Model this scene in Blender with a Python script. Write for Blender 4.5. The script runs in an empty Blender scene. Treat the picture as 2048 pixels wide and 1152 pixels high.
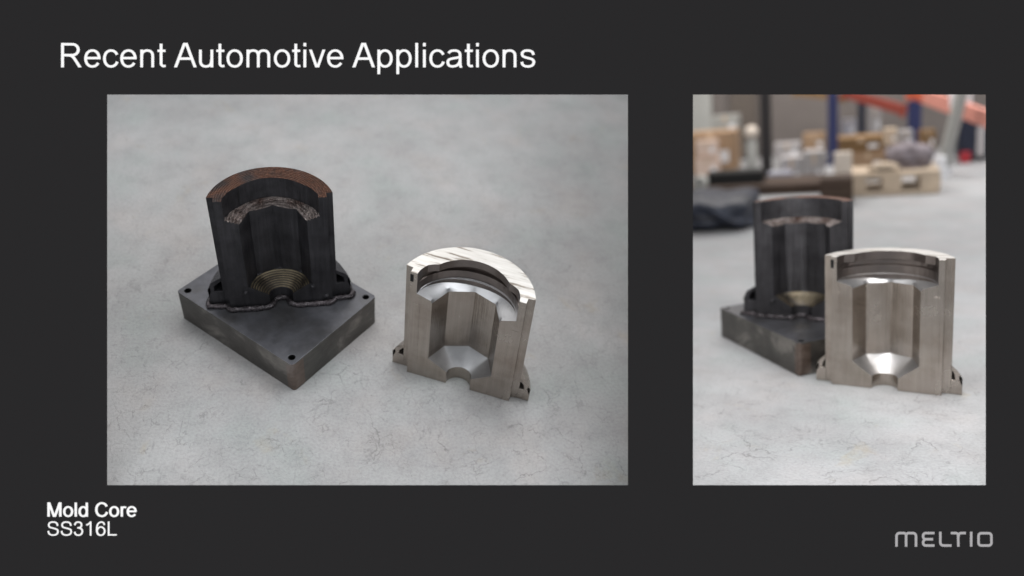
import bpy, bmesh, math, random
import mathutils
from mathutils import Vector, Matrix

random.seed(7)
S = bpy.context.scene
COL = S.collection
PI = math.pi

# ------------------------------------------------------------------ camera
FPX = 1600.0                       # focal length in pixels of a 2048 wide picture
cam_data = bpy.data.cameras.new('camera')
cam = bpy.data.objects.new('camera', cam_data)
COL.objects.link(cam)
cam.location = (0, 0, 0)
cam.rotation_euler = (PI / 2, 0, 0)
cam_data.sensor_width = 36
cam_data.lens = FPX / 2048 * 36
cam_data.clip_start = 0.01
cam_data.clip_end = 200
cam_data.dof.use_dof = True
cam_data.dof.focus_distance = 1.112
cam_data.dof.aperture_fstop = 1.6
S.camera = cam
S.render.resolution_x = 1024
S.render.resolution_y = 576

# ------------------------------------------------------------------ light
S.view_settings.view_transform = 'Standard'
S.view_settings.look = 'None'
S.view_settings.exposure = 0
S.view_settings.gamma = 1
world = bpy.data.worlds.new('World')
S.world = world
world.use_nodes = True
wbg = world.node_tree.nodes['Background']
wbg.inputs[0].default_value = (0.93, 0.96, 1.0, 1)
wbg.inputs[1].default_value = 0.46
S.cycles.max_bounces = 8
S.cycles.diffuse_bounces = 4
S.cycles.glossy_bounces = 4

# camera frame (x right, y up, z to the viewer) -> world (x right, y away, z up)
CAM2W = Matrix(((1, 0, 0), (0, 0, -1), (0, 1, 0))).to_4x4()

# two small sets stand behind the two windows of the slide; each has its own floor.
# floor frame: x right, y away from the viewer, z up, in units of half a core's width
ROT_L = [[0.98971, -0.08322, 0.11643], [-0.02625, 0.69421, 0.71929], [-0.14068, -0.71495, 0.68488]]
TR_L = [-0.9009, -1.6259, -13.2092]
DIM_L1 = dict(yf=0.8822, H=2.4088, s=0.1109, b=0.8932, p=0.7604, r=0.5514, zl=2.0062, zi=1.9162, zc=0.4844, zt=0.2496, rh=0.2034, f=1.2473, hf=0.3125, D=0.7952)
DIM_L2 = dict(yf=0.9102, H=2.2680, s=0.1057, b=0.8848, p=0.7802, r=0.5328, zl=1.8605, zi=1.7757, zc=0.4893, zt=0.2721, rh=0.2062, f=1.1852, hf=0.3177, D=0.7758)
YAW2_L = -0.3490
CORE1_L = [-2.9007, 1.2025, 0.1429, 0.9027]
PLATE_L = [0.9948, 1.2573, 0.6216, 0.7663, -0.0704, 0.2785]
ROT_R = [[0.92411, 0.36949, -0.09751], [0.0003, 0.25447, 0.96708], [0.38214, -0.89371, 0.23505]]
TR_R = [6.4016, -1.7479, -13.7444]
DIM_R1 = dict(yf=0.8991, H=2.4911, s=0.1049, b=0.9158, p=0.7921, r=0.5748, zl=2.0709, zi=1.9799, zc=0.4838, zt=0.2472, rh=0.2031, f=1.2529, hf=0.3124, D=0.6980)
DIM_R2 = dict(yf=1.0581, H=2.3084, s=0.1164, b=0.8653, p=0.7730, r=0.5218, zl=1.8827, zi=1.8056, zc=0.4768, zt=0.2220, rh=0.2007, f=1.1547, hf=0.3150, D=0.7394)
YAW2_R = -0.1913
CORE1_R = [-1.4225, 2.0146, -0.1891, 0.9435]
PLATE_R = [1.025, 1.4414, 0.6363, 0.8294, -0.0626, 0.2328]

def frame(R, t, k):
    M = Matrix(R).to_4x4()
    T = Matrix.Translation(Vector(t))
    return CAM2W @ Matrix.Scale(k, 4) @ T @ M

FR = {'L': frame(ROT_L, TR_L, 0.093), 'R': frame(ROT_R, TR_R, 0.1005)}

def area(name, fr, loc, target, sx, sy, power, color=(1, 1, 1)):
    d = bpy.data.lights.new(name, 'AREA')
    d.shape = 'RECTANGLE'
    d.energy = power
    d.color = color
    o = bpy.data.objects.new(name, d)
    COL.objects.link(o)
    p = FR[fr] @ Vector(loc)
    q = FR[fr] @ Vector(target)
    k = FR[fr].to_scale()[0]
    d.size = sx * k
    d.size_y = sy * k
    z = (p - q).normalized()
    up = FR[fr].to_3x3() @ Vector((0, 1, 0.01))
    x = up.cross(z).normalized()
    y = z.cross(x)
    o.matrix_world = Matrix((x, y, z)).transposed().to_4x4()
    o.matrix_world.translation = p
    return o

# daylight windows far behind and above, and the hall's roof lights overhead
area('hall_window_light', 'L', (-1.0, 16, 16), (0, 0, 2), 12, 8, 5.2, (1.0, 0.98, 0.95))
area('overhead_light', 'L', (-8, 0, 13), (-2.5, 0, 0), 7, 7, 4.0, (0.95, 0.98, 1.0))
area('overhead_light', 'L', (2.6, 2.5, 12.5), (3.4, 1.0, 0), 5, 8, 10.5, (.96, .98, 1.0))  # added lamp, lifts the right side of the left floor
area('overhead_light', 'R', (1.0, 1.0, 13), (0, 1, 0), 8, 6, 5.6, (0.97, 0.99, 1.0))
area('hall_window_light', 'R', (8, 20, 16), (0, 8, 0), 14, 10, 14, (1.0, 0.98, 0.96))
def area_w(name, p, q, sx, sy, power, color=(1, 1, 1)):
    o = area(name, 'L', FR['L'].inverted() @ Vector(p), FR['L'].inverted() @ Vector(q), sx / .093, sy / .093, power, color)
    return o
# unseen fill lamps added behind the slide, above each opening, to lift front faces
area_w('front_fill_lamp', (.62, 1.10, .50), (.60, 1.37, -.12), .50, .12, 2.4, (1.0, .96, .91))
area_w('front_fill_lamp', (-.42, 1.10, .46), (-.30, 1.20, -.14), .60, .12, .8, (1.0, .98, .96))
area('floor_patch_lamp', 'R', (7.5, 28, 9), (6.5, 27, 0), 2.5, 2.5, 6, (1.0, 1.0, 1.0))  # added lamp that makes the bright patch on the far floor
area('rack_light', 'R', (-4, 30, 16), (0, 34, 0), 14, 8, 36, (1.0, 0.95, 0.9))

# ------------------------------------------------------------------ helpers
def link(o, parent=None):
    COL.objects.link(o)
    if parent is not None:
        o.parent = parent
    return o

def tag(o, label=None, cat=None, group=None, kind=None):
    if label: o['label'] = label
    if cat: o['category'] = cat
    if group: o['group'] = group
    if kind: o['kind'] = kind
    return o

def mesh_obj(name, bm, mats, parent=None, fr=None, smooth=None, bevel=0):
    me = bpy.data.meshes.new(name)
    bmesh.ops.recalc_face_normals(bm, faces=bm.faces)
    bm.to_mesh(me)
    bm.free()
    if not isinstance(mats, (list, tuple)):
        mats = [mats]
    for m in mats:
        me.materials.append(m)
    o = bpy.data.objects.new(name, me)
    link(o, parent)
    if smooth is not None:
        me.shade_smooth()
        me.set_sharp_from_angle(angle=math.radians(smooth))
    if fr:
        o.matrix_world = FR[fr]
    if bevel:
        b = o.modifiers.new('bevel', 'BEVEL')
        b.width = bevel
        b.segments = 2
        b.limit_method = 'ANGLE'
        b.angle_limit = math.radians(38)
        b.harden_normals = True
    return o

def thing(name, fr, x, y, z=0, rz=0, sc=1, **kw):
    o = bpy.data.objects.new(name, None)
    o.empty_display_size = 0.02
    COL.objects.link(o)
    o.matrix_world = FR[fr] @ Matrix.Translation((x, y, z)) @ Matrix.Rotation(rz, 4, 'Z') @ Matrix.Scale(sc, 4)
    tag(o, **kw)
    return o

def add_box(bm, x0, x1, y0, y1, z0, z1, mat=0, M=None):
    vs = [bm.verts.new(Vector(p) if M is None else M @ Vector(p)) for p in
          ((x0, y0, z0), (x1, y0, z0), (x1, y1, z0), (x0, y1, z0), (x0, y0, z1), (x1, y0, z1), (x1, y1, z1), (x0, y1, z1))]
    for f in ((0, 3, 2, 1), (4, 5, 6, 7), (0, 1, 5, 4), (1, 2, 6, 5), (2, 3, 7, 6), (3, 0, 4, 7)):
        bm.faces.new([vs[i] for i in f]).material_index = mat
    return vs

def add_prism(bm, pts, z0, z1, mat=0):
    a = [bm.verts.new((x, y, z0)) for x, y in pts]
    b = [bm.verts.new((x, y, z1)) for x, y in pts]
    n = len(pts)
    fs = [bm.faces.new(a[::-1]), bm.faces.new(b)]
    for i in range(n):
        fs.append(bm.faces.new((a[i], a[(i + 1) % n], b[(i + 1) % n], b[i])))
    for f in fs: f.material_index = mat
    return fs

def add_tube(bm, pts, r, n=8, closed=False, mat=0):
    pts = [Vector(p) for p in pts]
    rings = []
    N = len(pts)
    rr = r if isinstance(r, (list, tuple)) else [r] * N
    for i, p in enumerate(pts):
        if closed:
            d = pts[(i + 1) % N] - pts[i - 1]
        else:
            d = pts[min(i + 1, N - 1)] - pts[max(i - 1, 0)]
        d.normalize()
        up = Vector((0, 0, 1)) if abs(d.z) < .9 else Vector((0, 1, 0))
        u = d.cross(up).normalized()
        v = u.cross(d)
        rings.append([bm.verts.new(p + (u * math.cos(a) + v * math.sin(a)) * rr[i]) for a in [2 * PI * k / n for k in range(n)]])
    for i in range(N if closed else N - 1):
        A, B = rings[i], rings[(i + 1) % N]
        for k in range(n):
            bm.faces.new((A[k], A[(k + 1) % n], B[(k + 1) % n], B[k])).material_index = mat
    if not closed:
        bm.faces.new(rings[0][::-1]).material_index = mat
        bm.faces.new(rings[-1]).material_index = mat

def add_lathe(bm, prof, cx=0, cy=0, n=24, mat=0):
    rings = []
    for r, z in prof:
        rings.append([bm.verts.new((cx + r * math.cos(2 * PI * k / n), cy + r * math.sin(2 * PI * k / n), z)) for k in range(n)])
    for A, B in zip(rings, rings[1:]):
        for k in range(n):
            bm.faces.new((A[k], A[(k + 1) % n], B[(k + 1) % n], B[k])).material_index = mat
    bm.faces.new(rings[0][::-1]).material_index = mat
    bm.faces.new(rings[-1]).material_index = mat

# ------------------------------------------------------------------ materials
def new_mat(name):
    m = bpy.data.materials.new(name)
    m.use_nodes = True
    return m, m.node_tree, m.node_tree.nodes['Principled BSDF']

class G:
    """tiny node graph builder"""
    def __init__(s, nt): s.nt = nt
    def n(s, typ, ins=None, **props):
        nd = s.nt.nodes.new(typ)
        for k, v in props.items(): setattr(nd, k, v)
        for k, v in (ins or {}).items():
            if isinstance(v, bpy.types.NodeSocket): s.nt.links.new(v, nd.inputs[k])
            else: nd.inputs[k].default_value = v
        return nd
    def coord(s, scale=(1, 1, 1), rot=(0, 0, 0), loc=(0, 0, 0)):
        tc = s.n('ShaderNodeTexCoord')
        return s.n('ShaderNodeMapping', {'Vector': tc.outputs['Object'], 'Scale': scale, 'Rotation': rot, 'Location': loc}).outputs[0]
    def noise(s, vec, scale, detail=4, rough=.55, dist=0):
        return s.n('ShaderNodeTexNoise', {'Vector': vec, 'Scale': scale, 'Detail': detail, 'Roughness': rough, 'Distortion': dist})
    def ramp(s, fac, stops, interp='LINEAR'):
        r = s.n('ShaderNodeValToRGB', {'Fac': fac})
        cr = r.color_ramp
        cr.interpolation = interp
        while len(cr.elements) < len(stops): cr.elements.new(0.5)
        for e, (p, c) in zip(cr.elements, stops):
            e.position = p
            e.color = (*c, 1) if isinstance(c, (tuple, list)) else (c, c, c, 1)
        return r.outputs[0]
    def mix(s, fac, a, b, mode='MIX'):
        m = s.n('ShaderNodeMix', data_type='RGBA', blend_type=mode)
        for k, v in ((0, fac), (6, a), (7, b)):
            if isinstance(v, bpy.types.NodeSocket): s.nt.links.new(v, m.inputs[k])
            else: m.inputs[k].default_value = (*v, 1) if isinstance(v, (tuple, list)) and len(v) == 3 else v
        return m.outputs[2]
    def math(s, op, a, b=0.5, c=None):
        m = s.n('ShaderNodeMath', {0: a, 1: b}, operation=op)
        if c is not None: m.inputs[2].default_value = c
        return m.outputs[0]
    def bump(s, h, strength, dist, nrm=None):
        b = s.n('ShaderNodeBump', {'Height': h, 'Strength': strength, 'Distance': dist})
        if nrm is not None: s.nt.links.new(nrm, b.inputs['Normal'])
        return b.outputs[0]
    def to(s, out, inp): s.nt.links.new(out, inp)

def simple(name, col, rough=.6, metal=0, var=.15, scale=6, spec=.4):
    m, nt, b = new_mat(name)
    g = G(nt)
    v = g.noise(g.coord(), scale, 5)
    dark = tuple(c * (1 - var) for c in col)
    lite = tuple(min(1, c * (1 + var)) for c in col)
    g.to(g.ramp(v.outputs[0], [(.3, dark), (.7, lite)]), b.inputs['Base Color'])
    b.inputs['Roughness'].default_value = rough
    b.inputs['Metallic'].default_value = metal
    b.inputs['Specular IOR Level'].default_value = spec
    return m

def emit_mat(name, col):
    m = bpy.data.materials.new(name)
    m.use_nodes = True
    nt = m.node_tree
    nt.nodes.clear()
    e = nt.nodes.new('ShaderNodeEmission')
    e.inputs[0].default_value = (*col, 1)
    o = nt.nodes.new('ShaderNodeOutputMaterial')
    nt.links.new(e.outputs[0], o.inputs[0])
    return m

def concrete(name, base, seed, crack=1.0):
    m, nt, b = new_mat(name)
    g = G(nt)
    c = g.coord(loc=(seed, seed * .7, 0))
    big = g.noise(c, .42, 4, .6)
    mid = g.noise(c, 2.1, 6, .65)
    fine = g.noise(c, 22, 4, .6)
    tint = g.noise(g.coord(loc=(seed + 9, 3, 0)), .8, 3, .5)
    b0 = Vector(base)
    col = g.ramp(big.outputs[0], [(.3, tuple(b0 * .88)), (.5, tuple(b0)), (.7, tuple(b0 * 1.13))])
    col = g.mix(1, col, g.ramp(mid.outputs[0], [(.28, .87), (.5, 1.0), (.72, 1.06)]), 'MULTIPLY')
    col = g.mix(1, col, g.ramp(fine.outputs[0], [(.28, .86), (.5, 1.0), (.72, 1.09)]), 'MULTIPLY')
    # faint warm / greenish cement blushes
    col = g.mix(1, col, g.ramp(tint.outputs[0], [(.30, (.96, 1.0, .985)), (.45, (1, 1, 1)), (.56, (1.01, .99, .99)), (.68, (1.03, .985, .97))]), 'MULTIPLY')
    # hairline crazing : cell borders of a distorted voronoi, shown only in patches
    wob = g.noise(c, 3.2, 5, .6)
    add = g.n('ShaderNodeVectorMath', {0: wob.outputs['Color'], 1: (.55, .55, 0)}, operation='MULTIPLY')
    vec = g.n('ShaderNodeVectorMath', {0: c, 1: add.outputs[0]}, operation='ADD').outputs[0]
    vor = g.n('ShaderNodeTexVoronoi', {'Vector': vec, 'Scale': 1.35}, feature='DISTANCE_TO_EDGE')
    line = g.ramp(vor.outputs[0], [(.0, 1.0), (.005, .9), (.013, 0.0)])
    mask = g.ramp(g.noise(c, 1.3, 3, .6).outputs[0], [(.47, 0.0), (.60, 1.0)])
    sep = g.n('ShaderNodeSeparateXYZ', {0: g.coord()})
    near = g.ramp(g.math('MULTIPLY', g.math('ADD', sep.outputs[1], 5.0), .07), [(.25, 1.0), (.75, .3)])
    mask = g.math('MULTIPLY', mask, near)
    crk = g.math('MULTIPLY', line, mask)
    vor2 = g.n('ShaderNodeTexVoronoi', {'Vector': vec, 'Scale': 4.2}, feature='DISTANCE_TO_EDGE')
    line2 = g.ramp(vor2.outputs[0], [(.0, 1.0), (.02, .6), (.045, 0.0)])
    mask2 = g.ramp(g.noise(g.coord(loc=(seed + 4, 8, 0)), 2.0, 4, .7).outputs[0], [(.49, 0.0), (.62, .85)])
    mask2 = g.math('MULTIPLY', mask2, near)
    crk2 = g.math('MULTIPLY', line2, mask2)
    allc = g.math('MAXIMUM', crk, crk2)
    col = g.mix(g.math('MULTIPLY', allc, .5 * crack), col, (.12, .115, .11))
    # dark pits and smudges
    pit = g.n('ShaderNodeTexVoronoi', {'Vector': c, 'Scale': 5.2, 'Randomness': 1.0}, feature='F1')
    pr = g.ramp(pit.outputs[0], [(.0, 1.0), (.035, .8), (.065, 0.0)])
    pm = g.ramp(g.noise(g.coord(loc=(seed, 1, 5)), 1.6, 3).outputs[0], [(.5, 0.0), (.56, 1.0)])
    col = g.mix(g.math('MULTIPLY', g.math('MULTIPLY', pr, pm), .6 * crack), col, (.10, .10, .10))
    sm = g.noise(g.coord(scale=(2.6, 1, 1), rot=(0, 0, .2), loc=(seed, 0, 0)), 3.4, 8, .75, .6)
    smf = g.ramp(sm.outputs[0], [(.56, 0.0), (.70, .30)])
    col = g.mix(g.math('MULTIPLY', smf, crack), col, (.2, .2, .2))
    lt = g.ramp(g.noise(g.coord(loc=(seed + 2, 7, 0)), 5.5, 8, .8, .4).outputs[0], [(.62, 0.0), (.75, .5)])
    col = g.mix(g.math('MULTIPLY', lt, .55), col, (.62, .62, .61))
    scr = g.noise(g.coord(scale=(9, .8, 1), rot=(0, 0, -.12), loc=(seed * 2, 0, 0)), 1.6, 6, .7, .3)
    scm = g.ramp(g.noise(g.coord(loc=(seed + 6, 2, 1)), .7, 3).outputs[0], [(.48, 0.0), (.62, .55)])
    col = g.mix(g.math('MULTIPLY', g.ramp(scr.outputs[0], [(.60, 0.0), (.68, 1.0)]), g.math('MULTIPLY', scm, near)), col, (.22, .22, .22))
    stn = g.noise(g.coord(loc=(seed + 1, 4, 0)), 1.1, 5, .65, .8)
    col = g.mix(1, col, g.ramp(stn.outputs[0], [(.62, (1, 1, 1)), (.74, (1.0, .94, .84))]), 'MULTIPLY')
    g.to(col, b.inputs['Base Color'])
    g.to(g.ramp(mid.outputs[0], [(.3, .5), (.7, .66)]), b.inputs['Roughness'])
    b.inputs['Specular IOR Level'].default_value = .35
    h = g.math('SUBTRACT', g.math('MULTIPLY', fine.outputs[0], .25), allc)
    g.to(g.bump(h, .25, .02), b.inputs['Normal'])
    return m

def machined(name):
    """bright milled steel: fine parallel tool marks, slight staining"""
    m, nt, b = new_mat(name)
    g = G(nt)
    st = g.noise(g.coord(scale=(26, 26, .5)), 1.5, 3, .6)        # marks along the core's height
    blot = g.noise(g.coord(), 1.8, 4, .6)
    col = g.ramp(blot.outputs[0], [(.3, (.33, .28, .24)), (.5, (.43, .38, .335)), (.72, (.49, .44, .395))])
    col = g.mix(.5, col, g.ramp(st.outputs[0], [(.3, .8), (.7, 1.15)]), 'MULTIPLY')
    g.to(col, b.inputs['Base Color'])
    b.inputs['Metallic'].default_value = .88
    g.to(g.ramp(blot.outputs[0], [(.3, .17), (.7, .30)]), b.inputs['Roughness'])
    g.to(g.bump(st.outputs[0], .10, .01), b.inputs['Normal'])
    return m

def turned(name, lo=.55, rough=.26, tint=(1, 1, 1.02)):
    """polished turned cone"""
    m, nt, b = new_mat(name)
    g = G(nt)
    bl = g.noise(g.coord(), 3, 4)
    g.to(g.ramp(bl.outputs[0], [(.3, tuple(lo * t for t in tint)), (.7, tuple(lo * 1.3 * t for t in tint))]), b.inputs['Base Color'])
    b.inputs['Metallic'].default_value = .95
    b.inputs['Roughness'].default_value = rough
    st = g.n('ShaderNodeTexWave', {'Vector': g.coord(), 'Scale': 14.0, 'Distortion': .4}, wave_type='RINGS', rings_direction='Z')
    g.to(g.bump(st.outputs[0], .06, .01), b.inputs['Normal'])
    return m

def milled_top(name):
    """top face with a few broad diagonal cutter lines"""
    m, nt, b = new_mat(name)
    g = G(nt)
    c = g.coord(scale=(1.0, 9.0, 1), rot=(0, 0, math.radians(-9)))
    n1 = g.noise(c, 1.3, 4, .6)
    col = g.ramp(n1.outputs[0], [(.34, (.12, .10, .085)), (.41, (.28, .25, .22)), (.47, (.50, .48, .455)), (.75, (.60, .585, .565))])
    g.to(col, b.inputs['Base Color'])
    b.inputs['Metallic'].default_value = .8
    b.inputs['Roughness'].default_value = .42
    g.to(g.bump(n1.outputs[0], .08, .01), b.inputs['Normal'])
    return m

def printed(name, c0=(.022, .021, .024), c1=(.062, .060, .066), rough=.42):
    """blackened printed steel with vertical toolpath streaks"""
    m, nt, b = new_mat(name)
    g = G(nt)
    st = g.noise(g.coord(scale=(14, 14, .6)), 1.4, 4, .6)
    ly = g.n('ShaderNodeTexWave', {'Vector': g.coord(), 'Scale': 14.0, 'Distortion': 1.2, 'Detail': 2.0}, wave_type='BANDS', bands_direction='Z')
    bl = g.noise(g.coord(), 2.2, 5, .6)
    col = g.ramp(bl.outputs[0], [(.32, c0), (.7, c1)])
    g.to(g.mix(.5, col, g.ramp(st.outputs[0], [(.3, .45), (.7, 1.6)]), 'MULTIPLY'), b.inputs['Base Color'])
    b.inputs['Metallic'].default_value = .55
    g.to(g.ramp(st.outputs[0], [(.3, rough - .08), (.7, rough + .1)]), b.inputs['Roughness'])
    h = g.math('ADD', g.math('MULTIPLY', ly.outputs[0], .5), st.outputs[0])
    g.to(g.bump(h, .28, .015), b.inputs['Normal'])
    return m

def hatch(name, c0, c1, c2, scale=30, bumps=.6, metal=.7, rough=.42, wave=.3):
    """weld-bead hatching on the printed end faces, heat tinted"""
    m, nt, b = new_mat(name)
    g = G(nt)
    w = g.n('ShaderNodeTexWave', {'Vector': g.coord(), 'Scale': scale / 6.28, 'Distortion': 2.5, 'Detail': 3.0, 'Detail Scale': 3.0}, wave_type='RINGS', rings_direction='Z')
    sp = g.noise(g.coord(), 30, 3, .7)
    bl = g.noise(g.coord(), 1.7, 4, .6)
    col = g.ramp(bl.outputs[0], [(.33, c0), (.5, c1), (.68, c2)])
    mx = g.math('MULTIPLY', g.math('ADD', g.math('MULTIPLY', w.outputs[0], wave), 1 - wave), sp.outputs[0])
    col = g.mix(.85, col, g.ramp(mx, [(.25, .5), (.45, .95), (.64, 2.0)]), 'MULTIPLY')
    g.to(col, b.inputs['Base Color'])
    b.inputs['Metallic'].default_value = metal
    b.inputs['Roughness'].default_value = rough
    h = g.math('ADD', g.math('MULTIPLY', w.outputs[0], .6), sp.outputs[0])
    g.to(g.bump(h, bumps, .02), b.inputs['Normal'])
    return m

def plate_mat(name, c0, c1, patch, rough=.4, metal=.75):
    m, nt, b = new_mat(name)
    g = G(nt)
    n1 = g.noise(g.coord(), 1.6, 5, .6, .5)
    n2 = g.noise(g.coord(scale=(1, 1, 4)), 6, 4, .6)
    col = g.ramp(n1.outputs[0], [(.38, c0), (.55, c1), (.66, patch)])
    col = g.mix(.6, col, g.ramp(n2.outputs[0], [(.3, .75), (.7, 1.2)]), 'MULTIPLY')
    g.to(col, b.inputs['Base Color'])
    b.inputs['Metallic'].default_value = metal
    g.to(g.ramp(n1.outputs[0], [(.3, rough - .06), (.7, rough + .14)]), b.inputs['Roughness'])
    g.to(g.bump(n2.outputs[0], .05, .01), b.inputs['Normal'])
    return m

MAT = dict(
    floorL=concrete('floor_concrete', (.385, .384, .382), 3.0),
    floorR=concrete('pale_floor_concrete', (.365, .368, .375), 11.0, 1.0),
    steel=machined('milled_steel'),
    cone=turned('turned_steel', .34, .42),
    pocket=turned('shaded_pocket_steel', .17, .30, (1.1, .95, .88)),  # shade of the recess put into a darker brown colour
    top=milled_top('faced_steel'),
    black=printed('black_printed_steel'),
    bead=printed('weld_bead_steel', (.03, .027, .030), (.085, .072, .078), .28),
    copper=hatch('heat_tinted_beads', (.060, .046, .043), (.17, .080, .052), (.075, .060, .058), 50, .7, wave=.3, metal=.85),
    ledge=hatch('silver_beads', (.22, .17, .16), (.46, .40, .38), (.14, .085, .07), 40, .8, wave=.35),
    gold=plate_mat('straw_tinted_steel', (.12, .10, .075), (.36, .30, .20), (.08, .07, .06), .34, .9),
    plate_top=plate_mat('plate_top_steel', (.075, .074, .078), (.092, .093, .104), (.108, .108, .12), .38, .7),
    plate_side=plate_mat('plate_side_steel', (.075, .070, .064), (.115, .108, .10), (.25, .235, .215), .42, .6),
    rust=plate_mat('heat_marked_corner', (.10, .07, .055), (.17, .13, .11), (.26, .22, .2), .5, .4),
    hole=simple('hole_shade', (.01, .01, .01), .6, .2),  # near-black, holds the darkness inside holes in its colour
)

# ------------------------------------------------------------------ mold core
def interp(tab, x):
    if x <= tab[0][0]: return tab[0][1]
    for (a, p), (b, q) in zip(tab, tab[1:]):
        if x <= b:
            return p + (q - p) * (x - a) / (b - a)
    return tab[-1][1]

def core_shape(d, raw=False):
    """returns polar functions of the plan outline"""
    s, D = d['s'], d['D']
    Ro = (1 + D * D) / (2 * D)
    cy = s + D - Ro
    def outer(t):          # radius of the back arc seen from the origin
        c, sn = math.cos(t), math.sin(t)
        return cy * sn + math.sqrt(max(0, Ro * Ro - cy * cy * c * c))
    # pocket outline (half), a main arc and two side lobes
    p = d['p']
    if raw:
        half = [(p, 0), (p * .985, .10), (p * .93, .17), (.644, .27), (.555, .345), (.46, .425)]
        a1 = math.atan2(.425, .46)
    else:
        half = [(p, 0), (p * .985, .09), (p * .945, .17), (.70, .235), (.62, .285), (.545, .315)]
        a1 = math.atan2(.315, .545)
    q = half[-1]
    pk = .597
    r = (q[0] ** 2 + (pk - q[1]) ** 2) / (2 * (pk - q[1]))
    c0 = pk - r
    for k in range(1, 13):
        a = math.atan2(q[1] - c0, q[0]) + (PI / 2 - math.atan2(q[1] - c0, q[0])) * k / 12
        half.append((r * math.cos(a), c0 + r * math.sin(a)))
    tab = [(math.atan2(y, x), math.hypot(x, y)) for x, y in half]
    def pocket(t):
        u = min(t, PI - t)
        return interp(tab, u)
    cusp = a1
    return outer, pocket, cusp

def build_core(d, parent, raw, mats):
    """profile swept from the right end of the front face (angle 0) round the back to the left end"""
    H, s, b, p, r, zl, zi, zc, zt, rh, yf = (d[k] for k in ('H', 's', 'b', 'p', 'r', 'zl', 'zi', 'zc', 'zt', 'rh', 'yf'))
    outer, pocket, cusp = core_shape(d, raw)
    t1 = math.atan2(s, b)
    ang = {0.0, t1, PI / 2, cusp}
    N = 34
    for k in range(N + 1): ang.add(PI / 2 * k / N)
    for k in (1, 2): ang.add(PI / 4 * k)
    half = sorted(ang)
    clean = []
    for a in half:
        if clean and a - clean[-1] < .012:
            if a in (t1, PI / 4, PI / 2, cusp): clean[-1] = a
            continue
        clean.append(a)
    cols = []
    for a in clean:
        if a < t1: cols.append((a, 'f'))
        elif a == t1: cols += [(a, 'f'), (a, 'o')]
        else: cols.append((a, 'o'))
    cols += [(PI - a, k) for a, k in reversed(cols) if a < PI / 2]
    slope_b = (zc - zt) / (r - rh)
    slope_t = (zl - zi) / (p - r)
    def octr(t):
        u = t % (PI / 4)
        return r * math.cos(PI / 8) / math.cos(u - PI / 8)
    nrid = 8
    def low(t):            # the lower, plain round part of the pocket
        c_, s_ = math.cos(t) / p, math.sin(t) / .655
        return 1 / math.sqrt(c_ * c_ + s_ * s_)
    bm = bmesh.new()
    def profile(t, kind):
        oc = octr(t)
        pr = pocket(t)
        P = []          # (radius, z, material of the piece that ENDS here, scale depth)
        P.append((rh, 0, 0, yf))
        P.append((rh, zt, 4, yf))
        if raw:
            rin = r * .93
            for k in range(1, nrid + 1):      # concentric weld rings, round beads; painted gold highlights, shade black in the grooves
                w = (rin - rh) / nrid
                rr = rh + w * k
                zz = zt + (zc - zt) * (rr - rh) / (r - rh)
                P.append((rr - w * .78, zz - .010, 4, yf))
                P.append((rr - w * .55, zz + .006, 2, yf))
                P.append((rr - w * .25, zz + .009, 2, yf))
                P.append((rr, zz - .006, 4, yf))
            P.append((max(oc, rin + .003), zc, 4, yf))
        else:
            P.append((r * .80, zt + slope_b * (r * .80 - rh) * .96, 2, yf))
            P.append((oc, zc, 2, yf))
        zin = zl - slope_t * (p - oc)
        P.append((oc, zin - .0, 1, yf))
        if raw:
            for k in (1, 2, 3, 4):
                u = k / 4
                rr = oc + (pr - oc) * u
                zz = zin + (zl - zin) * u
                w = (pr - oc) / 4
                P.append((rr - w * .6, zz + .012, 3, 1))
                P.append((rr, zz - .006 if k < 4 else zz, 3, 1))
        else:
            P[-1] = (oc, zi - .035, 1, yf)
            P.append((r + .02, zl - slope_t * (p - r - .02), 3, .5 + .5 * yf))
            pl_ = low(t)
            ps = pl_ * (1 - .16 * math.sin(t))
            zs = zl - slope_t * (p - ps) * .8
            P.append((ps, zs, 2, 1))
            P.append((ps, zs + .085 * math.sin(t) + .002, 5, 1))
            P.append((pl_ * (1 - .10 * math.sin(t)), zs + .09 * math.sin(t) + .004, 2, 1))
            P.append((pl_ * (1 - .09 * math.sin(t)), zl + (H - zl) * .42, 5, 1))
            P.append((pl_, zl + (H - zl) * .44, 5, 1))
            P.append((pl_, zl + (H - zl) * .60, 5, 1))
            P.append((pr, zl + (H - zl) * .66, 5, 1))
        P.append((pr, H, 5, 1))
        # outer edge
        if kind == 'f':
            ro = b / math.cos(t)
            if t > PI / 2: ro = -ro
        else:
            ro = outer(t)
        P.append((ro, H, 6, 1))
        P.append((ro, 0, 0, 1))
        out = []
        for rr, zz, mi, yy in P:
            out.append(((rr * math.cos(t), rr * math.sin(t) * yy, zz), mi))
        return out
    rows = []
    for t, kind in cols:
        rows.append([(bm.verts.new(c), mi) for c, mi in profile(t, kind)])
    for A, B in zip(rows, rows[1:]):
        n = len(A)
        for i in range(n):
            j = (i + 1) % n
            q = (A[i][0], A[j][0], B[j][0], B[i][0])
            co = [v.co for v in q]
            try:
                f = bm.faces.new(q)
                f.material_index = A[j][1] if j else 0
            except ValueError:
                pass
    for row in (rows[0], rows[-1]):
        f = bm.faces.new([v for v, _ in row])
        f.material_index = 1
        f.normal_update()
        bmesh.ops.triangulate(bm, faces=[f])
    bmesh.ops.remove_doubles(bm, verts=bm.verts, dist=1e-5)
    bmesh.ops.dissolve_degenerate(bm, dist=1e-5, edges=bm.edges)
    return mesh_obj('core_body', bm, mats, parent, smooth=24, bevel=.009 if not raw else .012)

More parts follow.
